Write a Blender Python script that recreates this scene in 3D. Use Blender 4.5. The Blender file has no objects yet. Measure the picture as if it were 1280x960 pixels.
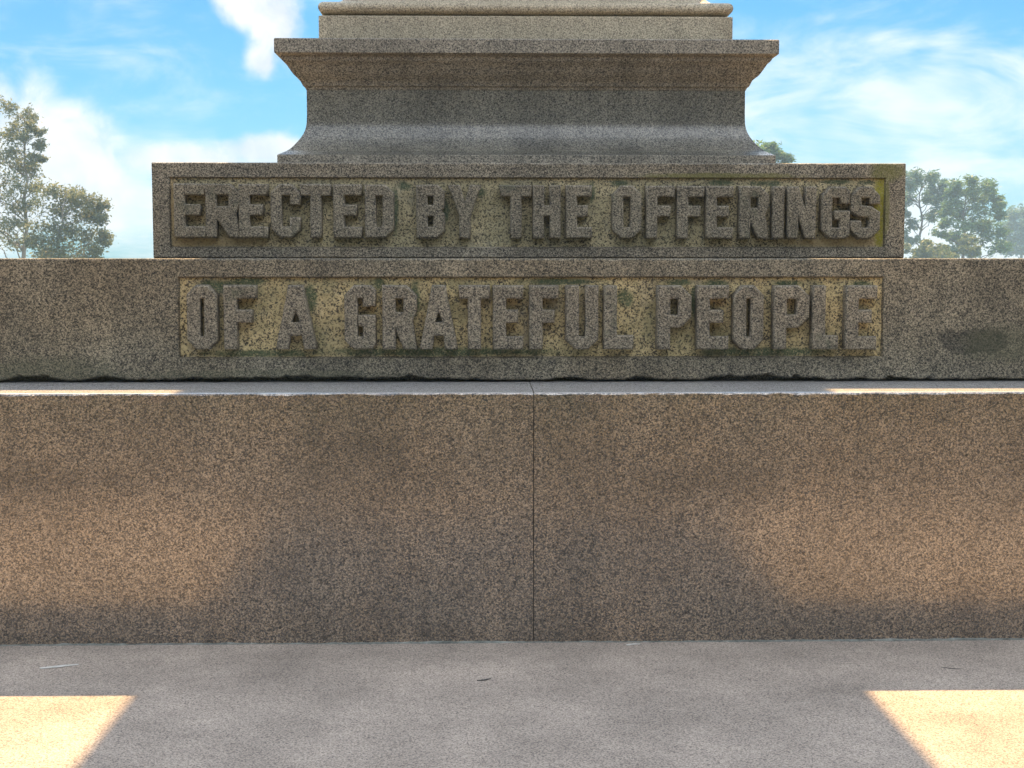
import bpy, bmesh, math, random
import numpy as np
from mathutils import Vector, Matrix, noise as mnoise

random.seed(7)
rng = np.random.default_rng(11)
R = math.radians
scene = bpy.context.scene
col = scene.collection

# ------------------------------------------------------------------ camera
F = 1775.0                       # focal length in photo pixels (1280 wide)
PITCH, YAW = R(4.895), R(1.2)
CAM = Vector((-0.182, -6.75, 1.2))
fwd = Vector((math.sin(YAW)*math.cos(PITCH), math.cos(YAW)*math.cos(PITCH), -math.sin(PITCH)))
rgt = Vector((math.cos(YAW), -math.sin(YAW), 0))
upv = rgt.cross(fwd)
cam_data = bpy.data.cameras.new('camera')
cam = bpy.data.objects.new('camera', cam_data)
col.objects.link(cam)
cam_data.sensor_width = 36.0
cam_data.lens = 36.0*F/1280.0
cam_data.clip_end = 5000
cam.matrix_world = Matrix((
    (rgt.x, upv.x, -fwd.x, CAM.x), (rgt.y, upv.y, -fwd.y, CAM.y), (rgt.z, upv.z, -fwd.z, CAM.z), (0, 0, 0, 1)))
scene.camera = cam

def ray(x, y): return fwd + rgt*((x-640)/F) + upv*((480-y)/F)
def on_y(x, y, Y): d = ray(x, y); return CAM + d*((Y-CAM.y)/d.y)
def on_z(x, y, z): d = ray(x, y); return CAM + d*((z-CAM.z)/d.z)
def at_dist(x, y, D): d = ray(x, y); return CAM + d*(D/d.y)
def azel(x, y):
    d = ray(x, y).normalized()
    return math.atan2(d.x, d.y), math.asin(d.z)

# ------------------------------------------------------------------ light and exposure
SUN_EL, SUN_AZ = R(56.0), R(2.15)
SUN_STRENGTH, SKY_STRENGTH, EXPOSURE = 4.5, 0.06, 1.62
sunvec = Vector((math.sin(SUN_AZ)*math.cos(SUN_EL), math.cos(SUN_AZ)*math.cos(SUN_EL), math.sin(SUN_EL)))
sl = bpy.data.lights.new('sun', 'SUN')
sl.energy = SUN_STRENGTH
sl.angle = R(0.53)
sl.color = (1.0, 0.65, 0.31)
so = bpy.data.objects.new('sun', sl)
col.objects.link(so)
so.rotation_euler = sunvec.to_track_quat('Z', 'Y').to_euler()
so.location = sunvec*30

scene.view_settings.view_transform = 'Standard'
scene.view_settings.look = 'None'
scene.view_settings.exposure = EXPOSURE
scene.view_settings.gamma = 1.0
scene.view_settings.use_curve_mapping = False

# ------------------------------------------------------------------ node helpers
class NT:
    def __init__(s, tree): s.t = tree; s.n = tree.nodes; s.l = tree.links
    def node(s, typ, **kw):
        n = s.n.new(typ)
        for k, v in kw.items(): setattr(n, k, v)
        return n
    def put(s, sock, v):
        if isinstance(v, bpy.types.NodeSocket): s.l.new(v, sock)
        elif v is not None: sock.default_value = v
    def math(s, op, a, b=None, c=None, clamp=False):
        n = s.node('ShaderNodeMath', operation=op, use_clamp=clamp)
        for i, v in enumerate((a, b, c)):
            if v is not None: s.put(n.inputs[i], v)
        return n.outputs[0]
    def vmath(s, op, a, b=None):
        n = s.node('ShaderNodeVectorMath', operation=op)
        s.put(n.inputs[0], a)
        if b is not None: s.put(n.inputs[1], b)
        return n.outputs['Value'] if op in ('LENGTH', 'DISTANCE', 'DOT_PRODUCT') else n.outputs[0]
    def noise(s, vec, scale, detail=3, rough=.55, dist=0, out='Fac'):
        n = s.node('ShaderNodeTexNoise')
        s.put(n.inputs['Vector'], vec)
        n.inputs['Scale'].default_value = scale
        n.inputs['Detail'].default_value = detail
        n.inputs['Roughness'].default_value = rough
        n.inputs['Distortion'].default_value = dist
        return n.outputs[out]
    def vor(s, vec, scale, out='Color', rand=1.0):
        n = s.node('ShaderNodeTexVoronoi')
        s.put(n.inputs['Vector'], vec)
        n.inputs['Scale'].default_value = scale
        n.inputs['Randomness'].default_value = rand
        return n.outputs[out]
    def ramp(s, fac, stops, interp='LINEAR'):
        n = s.node('ShaderNodeValToRGB')
        n.color_ramp.interpolation = interp
        e = n.color_ramp.elements
        while len(e) < len(stops): e.new(.5)
        for i, (p, c) in enumerate(stops):
            e[i].position = p
            e[i].color = (c, c, c, 1) if isinstance(c, (int, float)) else (*c, 1)
        s.put(n.inputs[0], fac)
        return n.outputs[0]
    def sstep(s, v, a, b):
        n = s.node('ShaderNodeMapRange', interpolation_type='SMOOTHSTEP')
        s.put(n.inputs[0], v)
        n.inputs[1].default_value = a; n.inputs[2].default_value = b
        return n.outputs[0]
    def mix(s, f, a, b, mode='MIX'):
        n = s.node('ShaderNodeMix', data_type='RGBA', blend_type=mode)
        s.put(n.inputs[0], f)
        for i, v in ((6, a), (7, b)):
            if isinstance(v, tuple) and len(v) == 3: v = (*v, 1)
            s.put(n.inputs[i], v)
        return n.outputs[2]
    def sep(s, v):
        n = s.node('ShaderNodeSeparateXYZ'); s.put(n.inputs[0], v); return n.outputs
    def comb(s, x, y, z):
        n = s.node('ShaderNodeCombineXYZ')
        for i, v in enumerate((x, y, z)): s.put(n.inputs[i], v)
        return n.outputs[0]
    def scale3(s, v, sx, sy, sz): return s.vmath('MULTIPLY', v, (sx, sy, sz))

# ------------------------------------------------------------------ world: sky with clouds
world = bpy.data.worlds.new('World')
scene.world = world
world.use_nodes = True
world.cycles.sampling_method = 'MANUAL'
world.cycles.sample_map_resolution = 512
W = NT(world.node_tree)
W.n.clear()
sky = W.node('ShaderNodeTexSky', sky_type='NISHITA')
sky.sun_disc = False
sky.sun_elevation = SUN_EL
sky.sun_rotation = SUN_AZ
sky.air_density = 1.0
sky.dust_density = 0.6
sky.ozone_density = 1.5
dirv = W.node('ShaderNodeTexCoord').outputs['Generated']
dx, dy, dz = W.sep(dirv)
az = W.math('ARCTAN2', dx, dy)
el = W.math('ARCSINE', dz)
# heaped cumulus: lumps (photo pixel x, y, radius x, radius y) on the sky sphere
puffs = [(15, 190, 90, 88), (92, 196, 62, 62), (45, 240, 100, 62), (-60, 200, 130, 120), (122, 235, 52, 44),
         (235, 200, 110, 24), (330, 188, 80, 24), (345, 30, 38, 62), (310, 0, 46, 40), (330, 75, 26, 28)]
env = None
for (px, py, rx, ry) in puffs:
    a0, e0 = azel(px, py)
    ex = W.math('DIVIDE', W.math('SUBTRACT', az, a0), rx/F)
    ey = W.math('DIVIDE', W.math('SUBTRACT', el, e0), ry/F)
    d = W.math('SUBTRACT', 1.0, W.math('SQRT', W.math('ADD', W.math('MULTIPLY', ex, ex), W.math('MULTIPLY', ey, ey))))
    env = d if env is None else W.math('SMOOTH_MAX', env, d, 0.25)
billow = W.noise(dirv, 34, 6, .55, .3)
billow2 = W.noise(dirv, 12, 3, .5)
cum = W.math('ADD', env, W.math('MULTIPLY', W.math('SUBTRACT', billow, .5), 1.1))
cum = W.math('ADD', cum, W.math('MULTIPLY', W.math('SUBTRACT', billow2, .5), .5))
cumm = W.sstep(cum, -0.10, 0.55)
# bright cumulus above the visible band, added overhead to fill the shade with light
inv = W.math('DIVIDE', 1.0, W.math('ADD', W.math('ABSOLUTE', dz), .12))
plane = W.vmath('MULTIPLY', dirv, W.comb(inv, inv, 0.0))
fill_heap = W.noise(W.vmath('ADD', plane, (4.1, 2.3, 0)), 1.3, 6, .58, .2)
fill_heapm = W.math('MULTIPLY', W.sstep(fill_heap, .43, .57), W.sstep(W.math('ADD', el, W.math('MULTIPLY', W.math('SUBTRACT', billow2, .5), .12)), .17, .26))
# thin streaky cloud
wis = W.noise(W.scale3(W.vmath('ADD', dirv, (3.3, 0.7, 1.2)), 9, 9, 26), 1.0, 6, .62, .5)
wis2 = W.noise(W.scale3(W.vmath('ADD', dirv, (1.3, 2.7, .2)), 5, 5, 9), 1.0, 4, .6, .3)
side = W.sstep(az, -0.05, 0.16)
low = W.sstep(el, .22, -.02)
thin = W.math('ADD', W.math('MULTIPLY', wis, .6), W.math('MULTIPLY', wis2, .6))
thin = W.math('ADD', thin, W.math('MULTIPLY', W.math('ADD', W.math('MULTIPLY', side, .45), low), .13))
thinm = W.math('MULTIPLY', W.sstep(thin, 0.63, 0.93), .9)
skyc = W.mix(1.0, sky.outputs[0], (.135, .475, .72), 'MULTIPLY')
cloudc = W.mix(W.sstep(billow, .25, .75), (4.3, 4.7, 5.2), (6.4, 6.4, 6.4))
fill_heapc = W.mix(W.sstep(billow, .25, .75), (12.0, 13.0, 14.5), (20.0, 20.5, 21.0))
final = W.mix(thinm, skyc, (6.2, 6.4, 6.6))
final = W.mix(cumm, final, cloudc)
final = W.mix(fill_heapm, final, fill_heapc)
final = W.mix(W.sstep(dz, -0.03, -0.005), (1.2, 1.3, .9), final)
bg = W.node('ShaderNodeBackground')
W.put(bg.inputs[0], final)
bg.inputs[1].default_value = SKY_STRENGTH
wo = W.node('ShaderNodeOutputWorld')
W.l.new(bg.outputs[0], wo.inputs[0])

# ------------------------------------------------------------------ materials
def new_mat(name):
    m = bpy.data.materials.new(name)
    m.use_nodes = True
    t = NT(m.node_tree)
    bsdf = t.n['Principled BSDF']
    return m, t, bsdf

def blobs_mask(t, P, blobs, nscale, namp, edge=.35):
    """stain mask: union of ellipses in the x-z plane with ragged edges"""
    x, y, z = t.sep(P)
    out = None
    for (cx, cz, rx, rz) in blobs:
        a = t.math('DIVIDE', t.math('SUBTRACT', x, cx), rx)
        b = t.math('DIVIDE', t.math('SUBTRACT', z, cz), rz)
        d = t.math('SUBTRACT', 1.0, t.math('SQRT', t.math('ADD', t.math('MULTIPLY', a, a), t.math('MULTIPLY', b, b))))
        out = d if out is None else t.math('MAXIMUM', out, d)
    n = t.noise(P, nscale, 4, .65)
    v = t.math('ADD', out, t.math('MULTIPLY', t.math('SUBTRACT', n, .5), namp))
    return t.sstep(v, 0.0, edge)

def granite(name, light, mid, dark, grain=150, stain=(.75, 1.1), streak=.18, rough=.62, warm=None, layers=(), bump=.0022, contrast=(.26, .58), plane='V', top_tone=None, spec=.35, coat=0, coat_ior=1.5, coat_rough=.2):
    m, t, b = new_mat(name)
    P = t.node('ShaderNodeTexCoord').outputs['Object']
    v = t.sep(t.vor(P, grain*1.7))
    fine = t.noise(P, grain*.85, 2, .7)
    med = t.noise(P, 26, 2, .6)
    sel = t.math('ADD', t.math('MULTIPLY_ADD', v[0], .6, .2), t.math('MULTIPLY', t.math('SUBTRACT', fine, .5), 1.5))
    sel = t.math('ADD', sel, t.math('MULTIPLY', t.math('SUBTRACT', med, .5), .25))
    c = t.ramp(sel, [(contrast[0]-.12, dark), (contrast[0]+.06, tuple(.5*(a+d) for a, d in zip(mid, dark))), (contrast[1]-.08, mid), (contrast[1]+.25, light)])
    # a few mica flecks
    c = t.mix(t.math('MULTIPLY', t.math('GREATER_THAN', v[1], .93), .55), c, tuple(d*.5 for d in dark))
    if warm:
        wm = t.sstep(t.noise(P, 1.7, 3, .6), .38, .70)
        c = t.mix(t.math('MULTIPLY', wm, warm[3]), c, t.mix(1.0, c, warm[:3], 'MULTIPLY'))
    big = t.noise(P, 3.1, 4, .62)
    st = t.noise(t.scale3(P, 9, 9, .9) if plane == 'V' else t.scale3(P, 2.2, 2.2, 2.2), 1.0, 3, .6)
    k = t.ramp(big, [(.28, stain[0]), (.68, stain[1])])
    c = t.mix(1.0, c, k, 'MULTIPLY')
    c = t.mix(1.0, c, t.ramp(st, [(.3, 1-streak), (.62, 1.0)]), 'MULTIPLY')
    for fn in layers:
        c = fn(t, P, c, v, fine)
    if top_tone:  # upward faces are mixed towards a paler tone
        nz = t.sep(t.node('ShaderNodeNewGeometry').outputs['True Normal'])[2]
        c = t.mix(t.math('MULTIPLY', t.sstep(nz, .5, .95), .75), c, t.mix(t.sstep(fine, .3, .7), tuple(.7*q for q in top_tone), top_tone))
    t.put(b.inputs['Base Color'], c)
    t.put(b.inputs['Roughness'], t.ramp(v[2], [(0, rough-.12), (1, rough+.18)]))
    b.inputs['Specular IOR Level'].default_value = spec
    if coat: t.put(b.inputs['Coat Weight'], t.math('MULTIPLY', t.ramp(sel, [(contrast[0]-.1, .22), (contrast[1]+.12, 1.0)]), coat))
    b.inputs['Coat Roughness'].default_value = coat_rough; b.inputs['Coat IOR'].default_value = coat_ior
    h = t.math('ADD', t.math('MULTIPLY', v[0], .5), t.math('MULTIPLY', fine, .9))
    bn = t.node('ShaderNodeBump')
    bn.inputs['Strength'].default_value = .55
    bn.inputs['Distance'].default_value = bump
    t.put(bn.inputs['Height'], h)
    t.put(b.inputs['Normal'], bn.outputs[0])
    return m

def stain_layer(blobs, color, amount, nscale=16, namp=.9, edge=.35):
    def fn(t, P, c, v, fine):
        m = blobs_mask(t, P, blobs, nscale, namp, edge)
        return t.mix(t.math('MULTIPLY', m, amount), c, t.mix(1.0, c, color, 'MULTIPLY'))
    return fn

def growth_layer(blobs, color, amount, nscale=26, namp=1.0, edge=.5):
    """moss or lichen: own colour, broken up by the grain"""
    def fn(t, P, c, v, fine):
        m = blobs_mask(t, P, blobs, nscale, namp, edge)
        g = t.sstep(t.math('ADD', t.math('MULTIPLY', v[1], .5), fine), .45, .85)
        m = t.math('MULTIPLY', m, t.math('ADD', .45, t.math('MULTIPLY', g, .55)))
        return t.mix(t.math('MULTIPLY', m, amount), c, color)
    return fn

def patch_layer(scale, lo, hi, color, amount, off=(0, 0, 0)):
    """lichen film spread in noise patches"""
    def fn(t, P, c, v, fine):
        n = t.noise(t.vmath('ADD', P, off), scale, 4, .65)
        m = t.sstep(n, lo, hi)
        g = t.sstep(t.math('ADD', t.math('MULTIPLY', v[0], .6), t.math('MULTIPLY', fine, .7)), .42, .75)
        m = t.math('MULTIPLY', m, t.math('ADD', .25, t.math('MULTIPLY', g, .75)))
        return t.mix(t.math('MULTIPLY', m, amount), c, color)
    return fn

# ------------------------------------------------------------------ mesh helpers
def tag(o, label=None, cat=None, group=None, kind=None):
    if label: o['label'] = label
    if cat: o['category'] = cat
    if group: o['group'] = group
    if kind: o['kind'] = kind
    return o

def link_mesh(name, me, mats, parent=None):
    o = bpy.data.objects.new(name, me)
    for m in (mats if isinstance(mats, (list, tuple)) else [mats]): me.materials.append(m)
    col.objects.link(o)
    if parent: o.parent = parent
    return o

def mesh_obj(name, verts, faces, mat, parent=None, sharp=None):
    me = bpy.data.meshes.new(name)
    me.from_pydata([tuple(v) for v in verts], [], faces)
    me.update()
    if sharp is not None:
        me.polygons.foreach_set('use_smooth', [True]*len(me.polygons))
        me.set_sharp_from_angle(angle=R(sharp))
    return link_mesh(name, me, mat, parent)

def bm_obj(name, bm, mat, parent=None):
    bmesh.ops.recalc_face_normals(bm, faces=bm.faces)
    me = bpy.data.meshes.new(name)
    bm.to_mesh(me); bm.free()
    return link_mesh(name, me, mat, parent)

def add_bevel(o, w, seg=2):
    b = o.modifiers.new('worn_edge', 'BEVEL')
    b.width = w; b.segments = seg; b.limit_method = 'ANGLE'; b.angle_limit = R(35)
    return o

def wob(x, s, seed): return mnoise.noise(Vector((x*s, seed*7.13, seed*3.7)))

def long_edges_block(x0, x1, y0, y1, z0, z1, step=.03, amp=.0015, seed=1, ends=True):
    """stone block whose front arrises wander a little, as hand-worked ones do (front = low y)"""
    n = max(2, int((x1-x0)/step))
    bm = bmesh.new()
    c = .007                                  # worn chamfer on the arrises
    rows = []
    for i in range(n+1):
        x = x0+(x1-x0)*i/n
        a = amp*wob(x, 9, seed)+amp*.8*wob(x, 37, seed+2)
        b_ = amp*wob(x, 8, seed+5)+amp*.8*wob(x, 31, seed+6)
        q = c*(1+.5*wob(x, 14, seed+9)+.4*wob(x, 55, seed+4))
        prof = [(y0+b_, z0), (y0+b_*.3, z0+.03), (y0+a*.3, z1-.03), (y0+a, z1-q), (y0+q*.35, z1-q*.35), (y0+q, z1+a*.3), (y0+.05, z1), (y1, z1), (y1, z0)]
        rows.append([bm.verts.new((x, py, pz)) for py, pz in prof])
    for i in range(n):
        for j in range(len(rows[0])):
            k = (j+1) % len(rows[0])
            bm.faces.new((rows[i][j], rows[i+1][j], rows[i+1][k], rows[i][k]))
    bm.faces.new(rows[0][::-1]); bm.faces.new(rows[-1])
    return bm

def square_profile(name, prof, mat, parent, sharp=32, seg=1):
    """moulded square course: (half width, height) pairs swept round the four sides, closed top and bottom"""
    vs, fs = [], []
    per = 4*seg
    for (h, z) in prof:
        cs = [(-h, -h), (h, -h), (h, h), (-h, h)]
        for k in range(4):
            ax, ay = cs[k]; bx, by = cs[(k+1) % 4]
            for s in range(seg):
                f = s/seg
                vs.append((ax+(bx-ax)*f, ay+(by-ay)*f, z))
    for i in range(len(prof)-1):
        for k in range(per):
            a = i*per+k; b = i*per+(k+1) % per
            fs.append((a, b, b+per, a+per))
    fs.append(tuple(range(per))[::-1])
    L = (len(prof)-1)*per
    fs.append(tuple(range(L, L+per)))
    return mesh_obj(name, vs, fs, mat, parent, sharp)

# ------------------------------------------------------------------ the setting
Y1 = -2.338; Z1 = .7956                # bottom step front and top
Y2 = -1.951; Z2 = 1.2134               # inscribed step
H3 = 1.407;  Y3 = -H3; Z3 = 1.570      # inscribed block
C_DIE = .900

# pavement
def pave_layers():
    return [stain_layer([(-1.2, -2.6, .3, .10), (.35, -2.55, .6, .08), (1.2, -2.7, .5, .12), (-.1, -3.0, .35, .08)], (.80, .82, .84), .0, 5, .8)]
m_pave = granite('pavement_granite', (.54, .45, .37), (.37, .31, .26), (.12, .10, .088), grain=185, stain=(.72, 1.06), streak=.22, rough=.72,
                 bump=.0014, contrast=(.16, .50), plane='H')
m_lawn, t, b = new_mat('lawn_grass')
P = t.node('ShaderNodeTexCoord').outputs['Object']
t.put(b.inputs['Base Color'], t.ramp(t.noise(P, .6, 6, .7), [(.3, (.035, .06, .018)), (.7, (.085, .115, .035))]))
b.inputs['Roughness'].default_value = .9

bm = bmesh.new()
s = 2500
f = bm.faces.new([bm.verts.new(p) for p in ((-s, -s, -.35), (s, -s, -.35), (s, s, -.35), (-s, s, -.35))])
tag(bm_obj('lawn', bm, m_lawn), kind='structure')
m_added_path, t, b = new_mat('added_path_asphalt')
P = t.node('ShaderNodeTexCoord').outputs['Object']
t.put(b.inputs['Base Color'], t.mix(t.sstep(t.noise(P, 1.3, 4, .6), .35, .7), t.ramp(t.noise(P, 140, 2, .7), [(.3, (.035, .034, .033)), (.7, (.095, .09, .085))]), (.075, .068, .06)))
b.inputs['Roughness'].default_value = .85
bm = bmesh.new()
s = 14
f = bm.faces.new([bm.verts.new(p) for p in ((-s, -s, -.346), (s, -s, -.346), (s, s, -.346), (-s, s, -.346))])
tag(bm_obj('added_path', bm, m_added_path), kind='structure')  # unseen dark sheet, added so the stone mirrors neutral ground instead of lawn
bm = bmesh.new()
bmesh.ops.create_cube(bm, size=1, matrix=Matrix.Translation((0, 0, -.2)) @ Matrix.Diagonal((9.6, 9.6, .40, 1)))
pv = tag(bm_obj('pavement', bm, m_pave), kind='structure')
add_bevel(pv, .012)

# ------------------------------------------------------------------ the monument
mon = bpy.data.objects.new('stone_monument', None)
col.objects.link(mon)
tag(mon, 'stepped grey-brown granite monument with raised inscription letters and moulded square pedestal', 'monument')

def px_x(p, Y, y=400): return on_y(p, y, Y).x
def px_z(p, Y, x=660): return on_y(x, p, Y).z
def pblob(px, py, rx, ry, Y):
    p = on_y(px, py, Y); k = (Y-CAM.y)/F
    return (p.x, p.z, rx*k, ry*k)

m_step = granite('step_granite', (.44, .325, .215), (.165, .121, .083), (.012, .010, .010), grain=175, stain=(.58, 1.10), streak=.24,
                 warm=(1.08, .95, .80, .7), top_tone=(.56, .55, .54), rough=.34, spec=.8, coat=1.0, coat_ior=2.5, coat_rough=.18, contrast=(.30, .60),
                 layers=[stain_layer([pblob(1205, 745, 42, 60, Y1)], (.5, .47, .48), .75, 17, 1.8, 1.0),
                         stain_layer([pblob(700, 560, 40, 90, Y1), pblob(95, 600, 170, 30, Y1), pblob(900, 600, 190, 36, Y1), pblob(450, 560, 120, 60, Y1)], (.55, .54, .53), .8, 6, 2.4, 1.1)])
st2 = [pblob(1215, 427, 52, 16, Y2)]
m_low = granite('inscribed_step_granite', (.46, .40, .29), (.205, .182, .132), (.024, .024, .021), grain=195, stain=(.60, 1.04), streak=.30,
                warm=(1.05, .94, .82, .6),
                layers=[stain_layer(st2, (.40, .41, .43), .9, 13, 1.5, .15),
                        growth_layer([pblob(60, 470, 120, 30, Y2), pblob(330, 470, 200, 10, Y2), pblob(1250, 430, 60, 30, Y2)], (.085, .09, .05), .5)])
m_up = granite('inscribed_block_granite', (.50, .44, .335), (.225, .198, .152), (.026, .025, .022), grain=195, stain=(.66, 1.05), streak=.25,
               warm=(1.04, .96, .86, .5),
               layers=[growth_layer([pblob(1108, 215, 26, 16, Y3), pblob(1108, 260, 5, 50, Y3), pblob(900, 220, 120, 5, Y3)], (.16, .16, .035), .7)])
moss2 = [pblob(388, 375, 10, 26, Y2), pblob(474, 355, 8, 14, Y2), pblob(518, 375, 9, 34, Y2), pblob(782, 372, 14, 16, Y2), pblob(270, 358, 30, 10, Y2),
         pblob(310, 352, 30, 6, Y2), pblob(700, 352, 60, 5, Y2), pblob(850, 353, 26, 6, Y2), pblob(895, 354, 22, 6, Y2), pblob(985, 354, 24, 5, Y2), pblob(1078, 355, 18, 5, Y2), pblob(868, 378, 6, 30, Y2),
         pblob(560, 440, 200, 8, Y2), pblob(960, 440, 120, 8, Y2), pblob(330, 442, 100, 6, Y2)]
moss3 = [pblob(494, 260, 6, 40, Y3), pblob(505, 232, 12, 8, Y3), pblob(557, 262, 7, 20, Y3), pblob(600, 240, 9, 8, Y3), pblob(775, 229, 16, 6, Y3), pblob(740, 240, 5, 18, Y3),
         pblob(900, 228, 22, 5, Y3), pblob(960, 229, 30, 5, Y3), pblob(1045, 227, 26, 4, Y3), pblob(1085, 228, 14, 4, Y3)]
m_pan2 = granite('inscribed_step_panel_granite', (.72, .58, .31), (.52, .41, .21), (.07, .058, .04), grain=135, stain=(.72, 1.05), streak=.15, bump=.004,
                 contrast=(.32, .52),
                 layers=[patch_layer(5.5, .45, .66, (.20, .195, .10), .65), patch_layer(7.5, .52, .70, (.27, .24, .19), .6, (5, 2, 1)),
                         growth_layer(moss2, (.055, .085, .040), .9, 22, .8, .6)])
m_pan3 = granite('inscribed_block_panel_granite', (.70, .59, .36), (.48, .405, .24), (.07, .06, .045), grain=135, stain=(.74, 1.05), streak=.15, bump=.004,
                 contrast=(.32, .52),
                 layers=[patch_layer(4.5, .42, .64, (.22, .215, .13), .5), patch_layer(7.5, .52, .70, (.30, .28, .22), .5, (5, 2, 1)),
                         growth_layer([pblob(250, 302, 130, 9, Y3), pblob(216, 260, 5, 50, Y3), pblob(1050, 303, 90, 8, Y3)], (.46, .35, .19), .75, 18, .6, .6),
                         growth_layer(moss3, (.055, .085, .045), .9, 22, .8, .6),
                         growth_layer([pblob(1101, 258, 10, 62, Y3)], (.30, .28, .03), 1.0, 14, .5, .35)])
m_let = granite('letter_granite', (.42, .36, .262), (.21, .18, .13), (.030, .027, .024), grain=195, stain=(.74, 1.06), streak=.12,
                layers=[patch_layer(6.5, .56, .72, (.07, .09, .05), .6, (3, 1, 4))])
m_ped = granite('pedestal_granite', (.50, .45, .36), (.29, .26, .21), (.06, .058, .052), grain=165, stain=(.74, 1.05), streak=.26, rough=.5, bump=.0014)
m_ped_die = granite('pedestal_shaft_granite', (.33, .305, .24), (.18, .168, .135), (.04, .04, .036), grain=175, stain=(.72, 1.05), streak=.34, rough=.30, bump=.0008, spec=.6, coat=.8, coat_ior=1.6, coat_rough=.3)
m_ped_top = granite('upper_pedestal_granite', (.68, .59, .43), (.49, .42, .305), (.18, .155, .12), grain=185, stain=(.8, 1.04), streak=.16, rough=.55, bump=.0012)
m_mortar, t, b = new_mat('pale_mortar')
P = t.node('ShaderNodeTexCoord').outputs['Object']
t.put(b.inputs['Base Color'], t.ramp(t.noise(P, 30, 5, .7), [(.35, (.08, .085, .075)), (.6, (.22, .23, .205)), (.78, (.46, .46, .43))]))
b.inputs['Roughness'].default_value = .85
m_dark, t, b = new_mat('dark_mortar')
b.inputs['Base Color'].default_value = (.07, .062, .055, 1)
b.inputs['Roughness'].default_value = .95

# bottom step: two long front stones, stones down the sides and at the back
HX1 = -Y1
g = .0014
jx = px_x(667, Y1, 640)
blk = [(-HX1, jx-g, Y1, Y1+.62), (jx+g, HX1, Y1, Y1+.62)]
for i, (x0, x1, y0, y1) in enumerate(blk):
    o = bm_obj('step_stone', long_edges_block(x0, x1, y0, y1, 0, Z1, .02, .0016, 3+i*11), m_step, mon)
for (x0, x1, y0, y1) in ((-HX1, -HX1+.62, Y1+.624, 0), (-HX1, -HX1+.62, .004, -Y1-.624), (HX1-.62, HX1, Y1+.624, 0), (HX1-.62, HX1, .004, -Y1-.624),
                         (-HX1, -.002, -Y1-.62, -Y1), (.002, HX1, -Y1-.62, -Y1)):
    bm = bmesh.new()
    bmesh.ops.create_cube(bm, size=1, matrix=Matrix.Translation(((x0+x1)/2, (y0+y1)/2, Z1/2)) @ Matrix.Diagonal((x1-x0, y1-y0, Z1, 1)))
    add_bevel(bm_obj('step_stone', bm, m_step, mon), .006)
# joint filling just inside the arris
bm = bmesh.new()
bmesh.ops.create_cube(bm, size=1, matrix=Matrix.Translation((jx, Y1+.30, Z1/2-.004)) @ Matrix.Diagonal((.0022, .585, Z1-.01, 1)))
bm_obj('joint_mortar', bm, m_dark, mon)

# crumbly mortar bead where the step meets the pavement
n = 700
vs, fs = [], []
for i in range(n+1):
    x = -HX1+2*HX1*i/n
    w = .007+.006*wob(x, 2.3, 1)+.005*wob(x, 21, 2)+.004*wob(x, 70, 3)
    hgt = .005+.004*wob(x, 3, 4)+.003*wob(x, 34, 5)
    w = max(.001, w); hgt = max(.001, hgt)
    vs += [(x, Y1+.004, hgt), (x, Y1-w*.55, hgt*.55), (x, Y1-w, .0004), (x, Y1+.004, .0004)]
for i in range(n):
    for j in range(3): fs.append((4*i+j, 4*i+j+1, 4*i+j+5, 4*i+j+4))
mesh_obj('mortar_bead', vs, fs, m_mortar, mon, 60)

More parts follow.
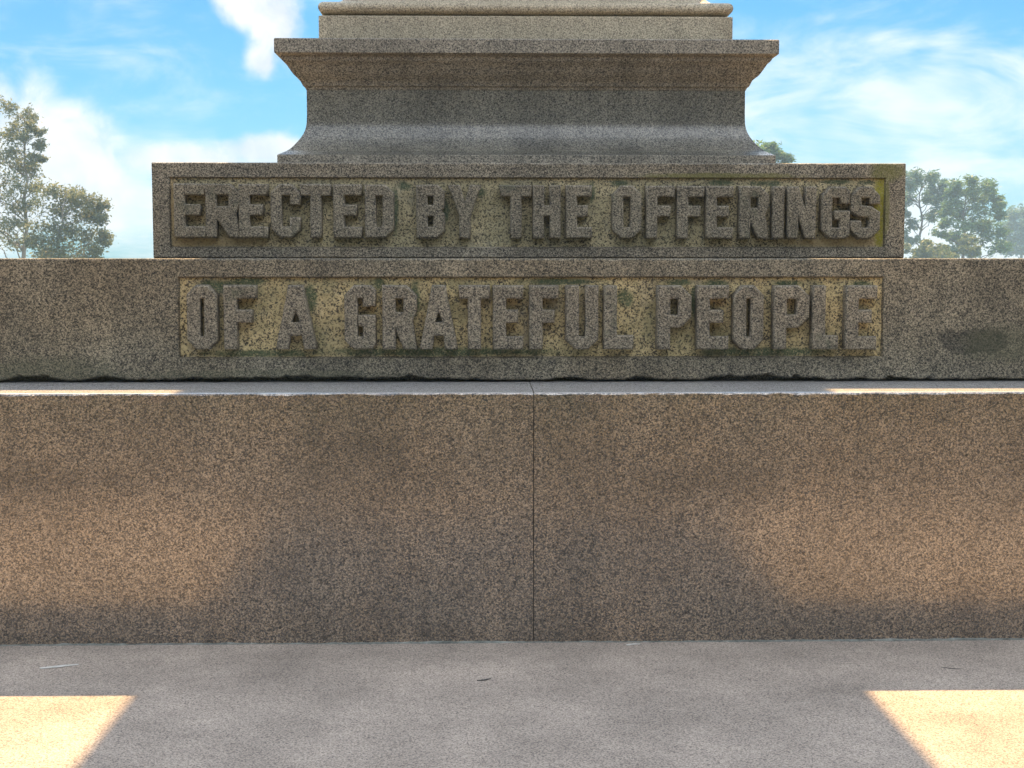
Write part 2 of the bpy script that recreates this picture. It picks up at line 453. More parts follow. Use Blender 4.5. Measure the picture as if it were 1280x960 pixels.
# inscribed blocks ------------------------------------------------------------------
def inscribed_block(name, hx, hy, z0, z1, pan, mat, seed, eroded):
    """block with a sunk panel in its front face; pan = (x0, x1, za, zb, depth). The lower front lip is broken away unevenly."""
    y0 = -hy
    xa, xb, za, zb, dep = pan
    bm = bmesh.new()
    n = int(2*hx/.008)
    xs = [-hx+2*hx*i/n for i in range(n+1)]
    ia = min(range(n+1), key=lambda i: abs(xs[i]-xa)); ib = min(range(n+1), key=lambda i: abs(xs[i]-xb))
    xs[ia] = xa; xs[ib] = xb
    cols = []
    c = .006
    for i, x in enumerate(xs):
        if eroded:
            base = .0085+.004*wob(x, 1.7, seed)
            chip = max(0, wob(x, 6, seed+1)-.02)*.040+max(0, wob(x, 22, seed+2)-.08)*.022+abs(wob(x, 85, seed+3))*.006
            lip = base*.8+chip*(.5+1.5*max(0, wob(x, .9, seed+8)+.35)) + max(0, 1-((x+.70)/.55)**2)*(.006+.012*abs(wob(x, 11, seed+9))+.006*abs(wob(x, 48, seed+2)))
        else:
            lip = .0025+.002*abs(wob(x, 20, seed+2))
        a = .0012*wob(x, 9, seed+4)+.0012*wob(x, 40, seed+5)
        q = c*(1+.45*wob(x, 14, seed+6)+.4*wob(x, 60, seed+7))
        lipd = .07 if eroded else .012
        prof = [(y0+lipd, z0), (y0+lipd*.93, z0+lip*.75), (y0+.004, z0+lip), (y0, z0+lip+.005), (y0, za), (y0, zb), (y0+a*.3, z1-.02), (y0+a, z1-q), (y0+q*.35, z1-q*.35), (y0+q, z1), (hy, z1), (hy, z0)]
        cols.append([bm.verts.new((x, py, pz)) for py, pz in prof])
    m = len(cols[0])
    for i in range(n):
        for j in range(m):
            k = (j+1) % m
            if j == 4 and ia <= i < ib: continue
            bm.faces.new((cols[i][j], cols[i+1][j], cols[i+1][k], cols[i][k]))
    bm.faces.new(cols[0][::-1]); bm.faces.new(cols[-1])
    # sides of the sunk panel
    ins = .006
    def back(v, sx, sz): return bm.verts.new((v.co.x+sx*ins, y0+dep, v.co.z+sz*ins))
    low = [back(cols[i][4], 0, 1) for i in range(ia, ib+1)]
    high = [back(cols[i][5], 0, -1) for i in range(ia, ib+1)]
    for L in (low, high): L[0].co.x += ins; L[-1].co.x -= ins
    for i in range(ib-ia):
        bm.faces.new((cols[ia+i][4], cols[ia+i+1][4], low[i+1], low[i]))
        bm.faces.new((cols[ia+i][5], high[i], high[i+1], cols[ia+i+1][5]))
    bm.faces.new((cols[ia][4], low[0], high[0], cols[ia][5]))
    bm.faces.new((cols[ib][4], cols[ib][5], high[-1], low[-1]))
    return bm_obj(name, bm, mat, mon)

REL = .015          # depth of the sunk panel
LDEP = .048         # height of the letters above it
pan2 = (px_x(222.5, Y2, 390), px_x(1104.5, Y2, 390), px_z(447.5, Y2), px_z(345.5, Y2), REL)
pan3 = (px_x(211.5, Y3, 260), px_x(1107, Y3, 260), px_z(310, Y3), px_z(221.5, Y3), REL)
low_block = inscribed_block('inscribed_step', 1.95, 1.951, Z1+.0005, Z2, pan2, m_low, 5, True)
low_block['label'] = 'wide inscribed course reading OF A GRATEFUL PEOPLE'
up_block = inscribed_block('inscribed_block', H3, H3, Z2, Z3, pan3, m_up, 15, False)
up_block['label'] = 'narrower inscribed course reading ERECTED BY THE OFFERINGS'

def panel(parent, pan, Y, mat, seed):
    xa, xb, za, zb, dep = pan
    nx, nz = int((xb-xa)/.008), int((zb-za)/.008)
    e = .012
    vs, fs = [], []
    for j in range(nz+1):
        for i in range(nx+1):
            x = xa-e+(xb-xa+2*e)*i/nx; z = za-e+(zb-za+2*e)*j/nz
            p = Vector((x*42, z*42, seed)); q = Vector((x*115, z*115, seed+3))
            vs.append((x, Y+dep-.001-.0030*mnoise.noise(p)-.0022*mnoise.noise(q)-.002, z))
    for j in range(nz):
        for i in range(nx):
            a = j*(nx+1)+i
            fs.append((a, a+1, a+nx+2, a+nx+1))
    return mesh_obj('inscription_panel', vs, fs, mat, parent, 180)
p2 = panel(low_block, pan2, Y2, m_pan2, 1.5)
p2['label'] = 'sunk ochre lichen-covered panel behind the letters'
p3 = panel(up_block, pan3, Y3, m_pan3, 8.5)
p3['label'] = 'sunk yellowish-grey panel behind the letters'

# letters ------------------------------------------------------------------
def glyph(ch, w, h, s, t):
    """outer loop and holes of a block letter, cut-off corners; s = stem width, t = bar height"""
    m = h*.52; c = min(.30*w, .17*h); k = c*.45
    if ch == 'E': return [[(0,0),(w,0),(w,t),(s,t),(s,m-t*.5),(w*.82,m-t*.5),(w*.82,m+t*.5),(s,m+t*.5),(s,h-t),(w,h-t),(w,h),(0,h)]]
    if ch == 'F': return [[(0,0),(s,0),(s,m-t*.5),(w*.85,m-t*.5),(w*.85,m+t*.5),(s,m+t*.5),(s,h-t),(w,h-t),(w,h),(0,h)]]
    if ch == 'L': return [[(0,0),(w,0),(w,t*1.1),(s,t*1.1),(s,h),(0,h)]]
    if ch == 'I': return [[(0,0),(w,0),(w,h),(0,h)]]
    if ch == 'T': a=(w-s)/2; return [[(a,0),(a+s,0),(a+s,h-t),(w,h-t),(w,h),(0,h),(0,h-t),(a,h-t)]]
    if ch == 'H': return [[(0,0),(s,0),(s,m-t*.5),(w-s,m-t*.5),(w-s,0),(w,0),(w,h),(w-s,h),(w-s,m+t*.5),(s,m+t*.5),(s,h),(0,h)]]
    if ch == 'U': return [[(c,0),(w-c,0),(w,c),(w,h),(w-s,h),(w-s,t),(s,t),(s,h),(0,h),(0,c)]]
    if ch == 'O': return [[(c,0),(w-c,0),(w,c),(w,h-c),(w-c,h),(c,h),(0,h-c),(0,c)], [(s,t),(s,h-t),(w-s,h-t),(w-s,t)]]
    if ch == 'D': return [[(0,0),(w-c,0),(w,c),(w,h-c),(w-c,h),(0,h)], [(s,t),(s,h-t),(w-s,h-t),(w-s,t)]]
    if ch == 'B': return [[(0,0),(w-c*.8,0),(w,c*.8),(w,m-k),(w-k,m),(w,m+k),(w,h-c*.8),(w-c*.8,h),(0,h)],
                          [(s,t),(s,m-t*.5),(w-s,m-t*.5),(w-s,t)], [(s,m+t*.5),(s,h-t),(w-s,h-t),(w-s,m+t*.5)]]
    if ch == 'P': q=h*.44; return [[(0,0),(s,0),(s,q-t*.5),(w-c,q-t*.5),(w,q-t*.5+c),(w,h-c),(w-c,h),(0,h)], [(s,q+t*.5),(s,h-t),(w-s,h-t),(w-s,q+t*.5)]]
    if ch == 'R': q=h*.48; return [[(0,0),(s,0),(s,q-t*.5),(s+.02*w,q-t*.5),(w-s*1.02,0),(w,0),(w-s*.42,q-t*.15),(w,q+c*.9),(w,h-c),(w-c,h),(0,h)], [(s,q+t*.5),(s,h-t),(w-s,h-t),(w-s,q+t*.5)]]
    if ch == 'A': a=w*.34; b=w*.66; f=lambda z: z/h*a; return [[(0,0),(s*.95,0),(s*.95+f(t*.75),t*1.3),(w-s*.95-f(t*.75),t*1.3),(w-s*.95,0),(w,0),(b,h),(a,h)],
                                        [(w*.5-w*.16,t*2.35),(w*.5,h*.66),(w*.5+w*.16,t*2.35)]]
    if ch == 'C': return [[(c,0),(w-c,0),(w,c),(w,h*.36),(w-s*.95,h*.36),(w-s*.95,t),(s,t),(s,h-t),(w-s*.95,h-t),(w-s*.95,h*.64),(w,h*.64),(w,h-c),(w-c,h),(c,h),(0,h-c),(0,c)]]
    if ch == 'G': return [[(c,0),(w-c*.4,0),(w,c*.4),(w,h*.52),(w*.48,h*.52),(w*.48,h*.38),(w-s*.95,h*.38),(w-s*.95,t),(s,t),(s,h-t),(w-s*.95,h-t),(w-s*.95,h*.70),(w,h*.70),(w,h-c*.5),(w-c*.5,h),(c,h),(0,h-c),(0,c)]]
    if ch == 'S': return [[(c,0),(w-c,0),(w,c),(w,m-t*.1),(w-c,m+t*.5),(s,m+t*.6),(s,h-t),(w-s,h-t),(w-s,h-t*1.7),(w,h-t*1.7),(w,h-c),(w-c,h),(c,h),(0,h-c),(0,m+t*.1),(c,m-t*.5),(w-s,m-t*.5),(w-s,t),(s,t),(s,t*1.8),(0,t*1.8),(0,c)]]
    if ch == 'Y': a=(w-s)/2; return [[(a,0),(a+s,0),(a+s,h*.42),(w,h),(w-s,h),(w*.5,h*.62),(s,h),(0,h),(a,h*.42)]]
    if ch == 'N': return [[(0,0),(s,0),(s,h*.55),(w-s,0),(w,0),(w,h),(w-s,h),(w-s,h*.45),(s,h),(0,h)]]

def carve_letter(ch, px0, px1, py0, py1, Y, parent, sx, ty):
    Y = Y+REL-LDEP+.002      # the plane of the letter's face, proud of the block
    k = (Y-CAM.y)/F
    a = on_y(px0, (py0+py1)/2, Y); b_ = on_y(px1, (py0+py1)/2, Y)
    zt = on_y((px0+px1)/2, py0, Y).z; zb = on_y((px0+px1)/2, py1, Y).z
    w, h = b_.x-a.x, zt-zb
    cu = bpy.data.curves.new('letter', 'CURVE')
    cu.dimensions = '2D'; cu.fill_mode = 'BOTH'
    bev = .0058
    cu.bevel_depth = bev; cu.bevel_resolution = 1; cu.offset = -.0012
    dep = LDEP
    cu.extrude = dep/2-bev
    for li, loop in enumerate(glyph(ch, w, h, sx*k, ty*k)):
        # break each side into short pieces and let it wander, as a chisel does
        pts = []
        for i in range(len(loop)):
            p = loop[i]; q = loop[(i+1) % len(loop)]
            L = math.hypot(q[0]-p[0], q[1]-p[1]); m_ = max(1, int(L/.022))
            for s_ in range(m_):
                f_ = s_/m_
                x, z = p[0]+(q[0]-p[0])*f_, p[1]+(q[1]-p[1])*f_
                v = Vector(((a.x+x)*30, (zb+z)*30, Y*3))
                pts.append((x+.0013*mnoise.noise(v), z+.0013*mnoise.noise(v+Vector((9, 4, 2)))))
        sp = cu.splines.new('POLY')
        sp.points.add(len(pts)-1)
        for i, (x, z) in enumerate(pts): sp.points[i].co = (x, z, 0, 1)
        sp.use_cyclic_u = True
    tmp = bpy.data.objects.new('tmp', cu)
    me = bpy.data.meshes.new_from_object(tmp)
    bpy.data.objects.remove(tmp); bpy.data.curves.remove(cu)
    yc = Y+.001+dep/2
    n = len(me.vertices)
    co = np.empty(n*3); me.vertices.foreach_get('co', co); co = co.reshape(-1, 3)
    out = np.empty_like(co)
    # draft: the foot of the letter is a little wider than its face
    out[:, 1] = yc-co[:, 2]
    dr = 1+.03*np.clip((out[:, 1]-Y)/dep, 0, 1)
    out[:, 0] = a.x+w/2+(co[:, 0]-w/2)*dr
    out[:, 2] = zb+h/2+(co[:, 1]-h/2)*(1+(dr-1)*.6)
    me.vertices.foreach_set('co', out.ravel())
    me.materials.clear()
    me.update()
    return link_mesh('letter', me, m_let, parent)

row1 = [('E',218.5,255),('R',258,298),('E',299.5,333),('C',339.5,374),('T',377,412),('E',418,450.5),('D',457.5,490.5),
        ('B',522,554),('Y',562.5,599.5),('T',627,663),('H',667.5,699.5),('E',709,738.5),
        ('O',767,800.5),('F',809.5,842),('F',848,879),('E',884,915.5),('R',926,960),('I',967,979),('N',986,1019),('G',1028.5,1061.5),('S',1065,1099)]
for i, (ch, a, b_) in enumerate(row1):
    f_ = (a-218)/880.
    carve_letter(ch, a, b_, 231+4.0*f_, 295.5+1.5*f_, Y3, up_block, 11.0, 11.0)
row2 = [('O',235,269.5),('F',281,318.5),('A',346,393),('G',432,467.5),('R',479.5,519),('A',526.5,570),('T',575.5,610.5),('E',618,652.5),('F',663.5,696.5),
        ('U',709,746.5),('L',756.5,790.5),('P',823.5,862.5),('E',873,909.5),('O',918.5,953),('P',969,1010.5),('L',1017.5,1047),('E',1059,1095)]
for (ch, a, b_) in row2:
    f_ = (a-235)/860.
    carve_letter(ch, a, b_, 358.5+.5*f_, 435, Y2, low_block, 13.2, 13.0)

# pedestal ------------------------------------------------------------------
def corner(x, y):
    d = ray(x, y); tt = (CAM.y-CAM.x)/(d.x-d.y)
    p = CAM+d*tt
    return (-p.x, p.z)
Zp = corner(347, 193)[1]
square_profile('pedestal_plinth', [(1.0, Z3), (1.0, Zp-.003), (.997, Zp)], m_ped, mon)
# flared shaft
sil = [(361, 187), (371, 178), (379, 167.5), (382.8, 157), (383.6, 144), (383.6, 112)]
prof = [(.998, Zp)]+[corner(x, y) for x, y in sil]
def smooth_prof(pr, n=6):
    out = []
    for i in range(len(pr)-1):
        p0 = pr[max(0, i-1)]; p1 = pr[i]; p2_ = pr[i+1]; p3_ = pr[min(len(pr)-1, i+2)]
        for j in range(n):
            u = j/n
            out.append(tuple(.5*(2*p1[q]+(p2_[q]-p0[q])*u+(2*p0[q]-5*p1[q]+4*p2_[q]-p3_[q])*u*u+(3*p1[q]-p0[q]-3*p2_[q]+p3_[q])*u**3) for q in range(2)))
    out.append(pr[-1])
    return out
prof = smooth_prof(prof[:-1])+[(prof[-2][0], prof[-1][1])]
zs_top = prof[-1][1]
square_profile('pedestal_shaft', prof, m_ped_die, mon, 40)
# cap mouldings: cyma, fillet, square fascia
zc = [corner(382.8, 111)[1], corner(380, 106)[1], corner(376.4, 99)[1], corner(365, 87)[1], corner(356, 78)[1], corner(350, 73)[1]]
zf0, zf1 = corner(343.4, 66.5)[1], corner(344, 47.5)[1]
cap = [(.895, zs_top), (.900, zs_top+.012), (.906, zs_top+.014)]
cap += [(.908, zc[1]), (.918, zc[2]), (.940, .5*(zc[2]+zc[3])), (.952, zc[3]), (.968, zc[4]), (.976, zc[4]+.006), (.982, zc[5]), (.984, zf0-.006), (1.002, zf0), (1.006, zf0+.004), (1.006, zf1-.004), (1.002, zf1)]
square_profile('pedestal_cap', cap, m_ped, mon, 30)
# upper base
zu1 = corner(400, 19.5)[1]
square_profile('upper_plinth', [(.846, zf1), (.846, zu1-.003), (.843, zu1)], m_ped_top, mon)
zt0, zt1 = corner(402, 17)[1], corner(402, 1.5)[1]
tor = [(.815, zu1), (.815, zt0)]
for i in range(13):
    a = -math.pi/2+math.pi*i/12
    tor.append((.822+.026*math.cos(a), (zt0+zt1)/2+(zt1-zt0)/2*math.sin(a)))
tor += [(.800, zt1)]
square_profile('torus_moulding', tor, m_ped_top, mon, 50)
z0 = zt1
scot = [(.800, z0)]+[(.72+.08*(1-math.sin(a)), z0+.11*(1-math.cos(a))) for a in [math.pi/2*i/8 for i in range(9)]]
square_profile('upper_shaft', scot+[(.72, 4.70)], m_ped_top, mon, 40)
square_profile('crown_cornice', [(.74, 4.70), (.75, 4.75), (.80, 4.82), (.90, 4.91), (.98, 4.97), (1.03, 4.98), (1.03, 5.18), (1.02, 5.19), (.75, 5.25)], m_ped_top, mon, 30)
square_profile('statue_base', [(.70, 5.25), (.70, 5.50), (.66, 5.53)], m_ped_top, mon, 30)

# ------------------------------------------------------------------ litter on the pavement
m_twig, t, b = new_mat('bleached_twig')
P = t.node('ShaderNodeTexCoord').outputs['Object']
t.put(b.inputs['Base Color'], t.ramp(t.noise(t.scale3(P, 40, 200, 200), 1, 3), [(.3, (.42, .40, .36)), (.7, (.68, .66, .62))]))
b.inputs['Roughness'].default_value = .7
def twig(name, a, b2, r, label, mat, bend=.006, cat='twig', n=10):
    d = (b2-a); L = d.length; d.normalize(); s_ = d.cross(Vector((0, 0, 1))).normalized()
    vs, fs = [], []
    for i in range(n+1):
        u = i/n
        c_ = a+d*(L*u)+s_*(bend*math.sin(u*3.0)+.0015*wob(u, 6, 2))
        rr = r*(.55+.6*math.sin(math.pi*min(1, u*.9+.12)))
        for k in range(6):
            q = math.tau*k/6
            vs.append(c_+s_*(rr*1.6*math.cos(q))+Vector((0, 0, rr*.5+.5*rr*math.sin(q)-.0001)))
    for i in range(n):
        for k in range(6): fs.append((i*6+k, i*6+(k+1) % 6, (i+1)*6+(k+1) % 6, (i+1)*6+k))
    fs.append(tuple(range(6))[::-1]); fs.append(tuple(range(n*6, n*6+6)))
    o = mesh_obj(name, [v-a for v in vs], fs, mat, None, 60)
    o.location = a
    return tag(o, label, cat)
twig('twig', on_z(50, 836, 0), on_z(98, 830.5, 0), .0042, 'thin bleached twig lying on the pavement near the step', m_twig)
twig('wood_chip', on_z(783, 806.5, 0), on_z(800, 805, 0), .003, 'small pale wood chip against the foot of the step', m_twig, .001, 'wood chip', 5)

m_twigd, t, b = new_mat('dark_twig')
P = t.node('ShaderNodeTexCoord').outputs['Object']
t.put(b.inputs['Base Color'], t.ramp(t.noise(P, 90, 3), [(.3, (.03, .028, .026)), (.7, (.09, .08, .07))]))
b.inputs['Roughness'].default_value = .8
twig('twig', on_z(597, 851, 0), on_z(613, 848, 0), .003, 'tiny dark twig fragment on the pavement in front of the upright joint', m_twigd, .008, 'twig', 6)
twig('twig', on_z(1176, 834, 0), on_z(1202, 836, 0), .0016, 'thin dark twig on the pavement behind the sunlit patch', m_twigd, .006, 'twig', 8)

# ------------------------------------------------------------------ trees
def leaf_mat(name, ramp_stops, trans=.3, rough=.6):
    m, t, b = new_mat(name)
    g_ = t.node('ShaderNodeNewGeometry').outputs['Random Per Island']
    P = t.node('ShaderNodeTexCoord').outputs['Object']
    n_ = t.noise(P, .55, 3, .6)
    v = t.math('ADD', t.math('MULTIPLY', g_, .5), t.math('MULTIPLY', n_, .6))
    c = t.ramp(v, ramp_stops)
    t.put(b.inputs['Base Color'], c)
    b.inputs['Roughness'].default_value = rough
    tr = t.node('ShaderNodeBsdfTranslucent')
    t.put(tr.inputs[0], c)
    mx = t.node('ShaderNodeMixShader'); mx.inputs[0].default_value = trans
    t.l.new(b.outputs[0], mx.inputs[1]); t.l.new(tr.outputs[0], mx.inputs[2])
    t.l.new(mx.outputs[0], t.n['Material Output'].inputs[0])
    return m
def bark_mat(name, a, b2):
    m, t, b = new_mat(name)
    P = t.node('ShaderNodeTexCoord').outputs['Object']
    t.put(b.inputs['Base Color'], t.ramp(t.noise(t.scale3(P, 6, 6, 1.2), 1, 5, .7), [(.3, a), (.7, b2)]))
    b.inputs['Roughness'].default_value = .85
    return m
m_euc = leaf_mat('eucalyptus_leaf', [(.25, (.10, .13, .08)), (.5, (.16, .19, .115)), (.8, (.26, .27, .14))], .5)
m_pine = leaf_mat('pine_needles', [(.25, (.06, .13, .06)), (.5, (.11, .20, .085)), (.8, (.20, .30, .10))], .5)
m_pine2 = leaf_mat('dark_pine_needles', [(.25, (.055, .11, .07)), (.5, (.09, .17, .10)), (.8, (.15, .24, .12))], .5)
m_shrub = leaf_mat('bright_shrub_leaf', [(.25, (.08, .11, .03)), (.5, (.13, .17, .04)), (.8, (.24, .23, .06))], .4)
m_barkp = bark_mat('pale_bark', (.16, .13, .11), (.34, .30, .26))
m_barkd = bark_mat('pine_bark', (.06, .045, .035), (.15, .12, .10))

def tube_path(vs, fs, pts, r0, r1, k=6):
    base = len(vs); n_ = len(pts)
    for i, p in enumerate(pts):
        d = (pts[min(i+1, n_-1)]-pts[max(i-1, 0)]).normalized()
        a_ = d.orthogonal().normalized(); c_ = d.cross(a_)
        r_ = r0+(r1-r0)*i/(n_-1)
        for j in range(k):
            q = math.tau*j/k
            vs.append(p+a_*(r_*math.cos(q))+c_*(r_*math.sin(q)))
    for i in range(n_-1):
        for j in range(k):
            fs.append((base+i*k+j, base+i*k+(j+1) % k, base+(i+1)*k+(j+1) % k, base+(i+1)*k+j))
    fs.append(tuple(range(base+(n_-1)*k, base+n_*k)))

def limb(a, b2, n_=6, sag=.0, wig=.1):
    out = []
    L = (b2-a).length
    for i in range(n_+1):
        u = i/n_
        p = a.lerp(b2, u)
        p = p+Vector((random.uniform(-1, 1), random.uniform(-1, 1), random.uniform(-1, 1)))*(wig*L*.12*math.sin(math.pi*u))
        p.z += sag*L*math.sin(math.pi*u)
        out.append(p)
    return out

def leaf_cards(centres, size, aspect, droop):
    """one small folded leaf (two triangles) per centre, random directions"""
    N = len(centres)
    d = rng.normal(size=(N, 3)); d[:, 2] = d[:, 2]*.6-droop
    d /= np.linalg.norm(d, axis=1)[:, None]
    q = rng.normal(size=(N, 3)); s_ = np.cross(d, q); s_ /= np.linalg.norm(s_, axis=1)[:, None]
    L = size*rng.uniform(.6, 1.35, N)[:, None]
    w = L*aspect
    v = np.empty((N, 4, 3))
    v[:, 0] = centres-d*L*.5
    v[:, 1] = centres+s_*w*.5
    v[:, 2] = centres+d*L*.5
    v[:, 3] = centres-s_*w*.5
    nrm = np.cross(d, s_)
    v[:, 1] += nrm*w*.25; v[:, 3] += nrm*w*.25
    return v.reshape(-1, 3)

def cards_obj(name, v, mat, parent):
    N = len(v)//4
    me = bpy.data.meshes.new(name)
    me.vertices.add(N*4); me.vertices.foreach_set('co', v.ravel())
    me.loops.add(N*4); me.loops.foreach_set('vertex_index', np.arange(N*4, dtype=np.int32))
    me.polygons.add(N); me.polygons.foreach_set('loop_start', np.arange(0, N*4, 4, dtype=np.int32))
    me.update(calc_edges=True); me.validate()
    return link_mesh(name, me, mat, parent)

def tree(name, label, cat, D, base_px, top_px, clumps, leafm, barkm, size, aspect, per, droop=.2, group=None, depth=1.0, tr=.16, sub=7, fill=1.0):
    """clumps: (px, py, r px) seen from the camera; each is a twiggy bunch of leaves round the end of a limb"""
    base = at_dist(base_px, 330, D); base.z = -.35
    root = bpy.data.objects.new(name, None); col.objects.link(root); root.location = base
    tag(root, label, cat, group)
    k = D/F
    top = at_dist(top_px[0], top_px[1], D)
    vs, fs = [], []
    stem = limb(base, top, 10, 0, .25)
    tube_path(vs, fs, [p-base for p in stem], tr, tr*.12, 8)
    leaves = []
    for (px, py, r_) in clumps:
        c_ = at_dist(px, py, D); rr = r_*k
        c_.y += random.uniform(-1, 1)*depth*rr*1.6
        # limb from the stem, leaving it lower than the bunch
        zt = c_.z-rr*random.uniform(.6, 1.8)-(c_-top).xy.length*.35
        u = min(.97, max(.12, (zt-base.z)/max(.1, top.z-base.z)))
        i_ = u*10; lo = stem[int(i_)].lerp(stem[min(10, int(i_)+1)], i_-int(i_))
        tube_path(vs, fs, [p-base for p in limb(lo, c_, 6, .03, .6)], tr*.42*(1-u*.6), tr*.06, 5)
        for s_ in range(sub):
            o_ = Vector(rng.normal(size=3))*.5; o_.z *= .75
            if o_.length > 1.05: o_ = o_.normalized()*1.05
            cc = c_+o_*rr
            tube_path(vs, fs, [p-base for p in limb(c_, cc, 3, 0, .8)], tr*.07, tr*.025, 4)
            m_ = int(per*random.uniform(.55, 1.35))
            pts = rng.normal(size=(m_, 3))*np.array([.23, .23, .17])*rr*fill+np.array(cc-base)
            leaves.append(pts)
    mesh_obj('trunk', vs, fs, barkm, root, 60)
    cards_obj('crown', leaf_cards(np.concatenate(leaves), size, aspect, droop), leafm, root)
    return root

# slender eucalypt on the left, two crowns standing close together
tree('eucalyptus_tree', 'tall thin eucalyptus with open grey-green crown in front of the white cloud', 'tree', 58, 30, (36, 132),
     [(14, 138, 11), (30, 140, 11), (22, 158, 12), (38, 158, 9), (6, 168, 13), (34, 176, 11), (50, 164, 6), (52, 182, 7), (18, 186, 12), (44, 196, 10), (54, 200, 5), (4, 200, 15), (22, 208, 13), (40, 214, 10),
      (10, 226, 16), (30, 232, 14), (46, 236, 9), (0, 246, 16), (20, 254, 15), (38, 256, 12), (-20, 190, 18), (-26, 226, 20), (-18, 262, 20), (10, 276, 15), (30, 282, 14), (-10, 300, 18), (16, 304, 16), (-40, 260, 22), (-50, 300, 22)],
     m_euc, m_barkp, .15, .38, 42, .55, tr=.11, sub=8, fill=1.6)
tree('eucalyptus_tree', 'shorter bushy olive-green eucalyptus leaning out beside the tall thin one', 'tree', 54, 58, (84, 238),
     [(60, 240, 14), (76, 246, 14), (92, 248, 12), (112, 250, 12), (124, 258, 10), (64, 262, 15), (84, 266, 14), (104, 268, 14), (122, 274, 9), (50, 282, 15), (72, 286, 16), (94, 288, 15), (114, 292, 14), (128, 296, 10), (132, 304, 6),
      (58, 304, 16), (80, 308, 16), (102, 310, 15), (122, 314, 12), (44, 318, 14), (66, 324, 16), (90, 328, 16), (112, 330, 14), (40, 300, 12)],
     m_euc, m_barkp, .15, .40, 48, .45, tr=.09, sub=8, fill=1.6)
# pines on the right
tree('pine_tree', 'open-crowned pine with bare trunk showing beside the inscribed block', 'tree', 120, 1150, (1152, 219),
     [(1134, 224, 12), (1146, 220, 9), (1160, 223, 9), (1170, 222, 9), (1178, 230, 8), (1128, 236, 11), (1148, 234, 11), (1166, 238, 10), (1180, 242, 8), (1136, 250, 9), (1172, 252, 9), (1160, 250, 8), (1184, 256, 7), (1132, 268, 8), (1166, 268, 9), (1178, 266, 8), (1140, 284, 8), (1132, 298, 9), (1120, 250, 14), (1112, 230, 12), (1116, 280, 12)],
     m_pine2, m_barkd, .50, .22, 34, -.15, tr=.17, sub=7, fill=1.35)
tree('pine_tree', 'broad rounded pine, the tallest green crown among the right-hand trees', 'tree', 112, 1204, (1206, 228),
     [(1198, 230, 9), (1210, 228, 9), (1226, 232, 10), (1216, 240, 11), (1200, 242, 10), (1190, 240, 7), (1236, 240, 8), (1244, 252, 6), (1230, 250, 11), (1212, 254, 12), (1194, 256, 11), (1184, 264, 9), (1204, 268, 12), (1224, 266, 12), (1240, 262, 9), (1250, 258, 6),
      (1250, 272, 7), (1238, 278, 11), (1218, 282, 12), (1198, 284, 12), (1182, 280, 9), (1174, 290, 9), (1190, 296, 11), (1210, 298, 12), (1232, 296, 12), (1250, 292, 9), (1240, 312, 12), (1220, 314, 12), (1200, 314, 11), (1254, 308, 9)],
     m_pine, m_barkd, .50, .22, 34, -.1, tr=.17, sub=8, fill=1.4)
tree('distant_tree', 'hazy grey-green tree low behind the broad pine', 'tree', 190, 1276, (1276, 266),
     [(1262, 270, 9), (1274, 266, 9), (1288, 268, 10), (1262, 284, 9), (1276, 282, 10), (1292, 284, 12), (1266, 298, 9), (1280, 300, 10), (1262, 312, 9), (1276, 314, 9), (1296, 304, 12), (1310, 280, 14), (1312, 306, 14)],
     m_pine2, m_barkd, .55, .45, 40, 0, tr=.2, sub=10, fill=1.5)
tree('pine_tree', 'pine top showing just past the foot of the moulded pedestal', 'tree', 90, 940, (952, 186),
     [(962, 186, 9), (972, 190, 8), (980, 197, 7), (954, 190, 10), (968, 200, 10), (944, 196, 14), (940, 215, 18), (960, 218, 16), (925, 205, 14), (975, 212, 9), (930, 240, 18), (958, 245, 16)],
     m_pine, m_barkd, .40, .24, 40, -.2, tr=.2, sub=11, fill=1.4)
for (px, py, r_, D, lab) in ((1160, 304, 13, 100, 'yellow-green shrub under the open-crowned pine'), (1178, 312, 12, 98, 'low bright green shrub between the two pines'),
                             (1214, 300, 9, 104, 'small yellowing shrub in front of the broad pine'), (1142, 314, 12, 101, 'dull green shrub close to the inscribed block')):
    tree('shrub', lab, 'shrub', D, px, (px, py-4), [(px-r_*.6, py, r_*.8), (px+r_*.6, py+2, r_*.8), (px, py+12, r_), (px-r_, py+14, r_*.8), (px+r_, py+14, r_*.8)],
         m_shrub, m_barkd, .26, .5, 60, 0, tr=.06, sub=6)

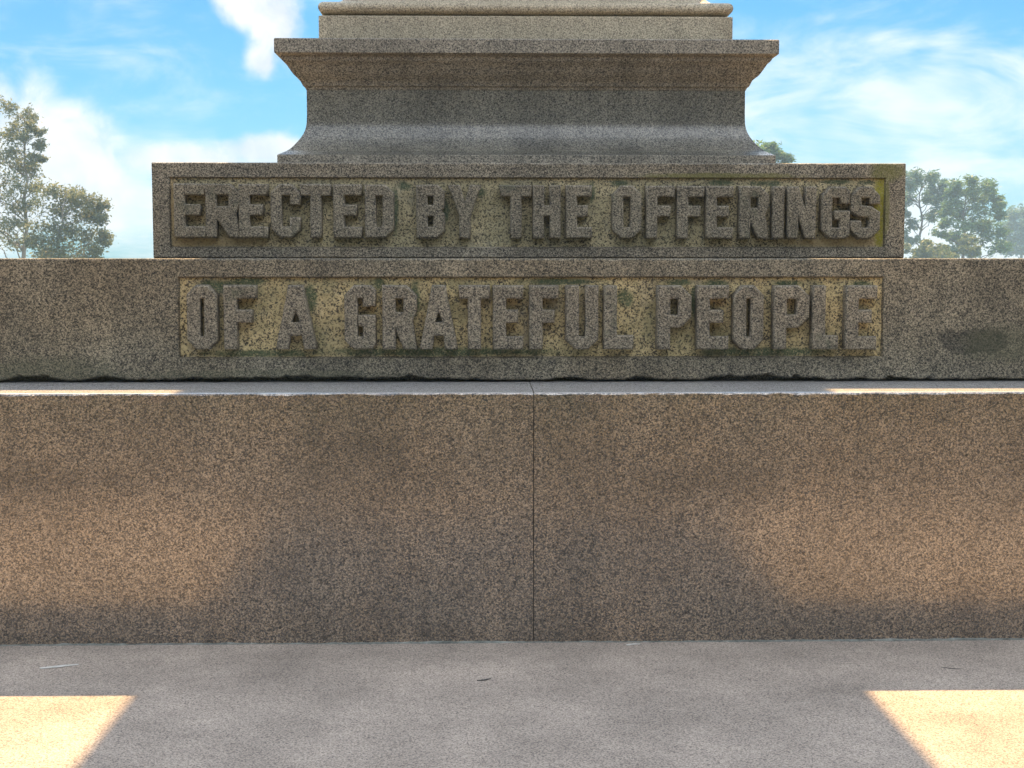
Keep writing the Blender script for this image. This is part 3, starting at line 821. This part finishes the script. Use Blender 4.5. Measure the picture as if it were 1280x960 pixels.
# dense unseen cypresses, added to keep the low sky off the stone
m_cyp = leaf_mat('cypress_leaf', [(.25, (.030, .045, .020)), (.5, (.05, .07, .03)), (.8, (.085, .105, .04))], .2)
def cypress_meshes():
    vs, fs = [], []
    H = 13.0
    stem = limb(Vector((0, 0, 0)), Vector((.2, .1, H*.94)), 10, 0, .15)
    tube_path(vs, fs, stem, .42, .05, 9)
    pts = []
    for i in range(240):
        u = random.random()**.8
        z = 1.2+u*(H-1.6)
        rr = (3.9*(1-u)**.55*(.75+.35*random.random())+.35)
        a_ = random.uniform(0, math.tau)
        f_ = random.uniform(.45, 1.0)
        c_ = Vector((rr*f_*math.cos(a_), rr*f_*math.sin(a_), z))
        if i % 2 == 0:
            tube_path(vs, fs, limb(Vector((0, 0, max(.6, z-1.0))), c_, 4, .02, .5), .07, .015, 5)
        pts.append(rng.normal(size=(70, 3))*np.array([.55, .55, .45])+np.array(c_))
    a_ = mesh_obj('trunk', vs, fs, m_barkd, None, 60)
    b_ = cards_obj('crown', leaf_cards(np.concatenate(pts), .62, .42, -.2), m_cyp, None)
    return a_, b_
tr_o, cr_o = cypress_meshes()
spots = [(-2.0, -25.5, 1.0), (4.5, -27.0, 1.08), (-8.5, -26.0, .96), (10.5, -24.0, 1.02), (-14.5, -22.5, 1.05), (16.0, -20.0, .97), (-19.5, -17.0, 1.0), (20.5, -14.5, 1.04)]
for i, (x, y, sc_) in enumerate(spots):
    root = bpy.data.objects.new('added_cypress', None); col.objects.link(root)
    root.location = (x, y, -.35); root.rotation_euler = (0, 0, i*1.3); root.scale = (sc_*1.12, sc_*1.12, sc_)
    tag(root, 'unseen dark cypress added across the lawn to hold low sky light off the stone', 'tree', 'added cypresses screening the low sky')
    for src in (tr_o, cr_o):
        o = src if i == 0 else src.copy()
        if i: col.objects.link(o)
        o.parent = root

# ------------------------------------------------------------------ hazy air
m_haze = bpy.data.materials.new('haze')
m_haze.use_nodes = True
t = NT(m_haze.node_tree); t.n.clear()
pvl = t.node('ShaderNodeVolumePrincipled')
pvl.inputs['Color'].default_value = (.50, .76, 1.0, 1)
pvl.inputs['Density'].default_value = .0020
t.l.new(pvl.outputs[0], t.node('ShaderNodeOutputMaterial').inputs['Volume'])
bm = bmesh.new()
bmesh.ops.create_cube(bm, size=1, matrix=Matrix.Translation((0, 80, 8.7)) @ Matrix.Diagonal((300, 290, 20.2, 1)))
tag(bm_obj('haze', bm, m_haze), 'thin pale haze hanging in the air over the park', 'haze', kind='stuff')
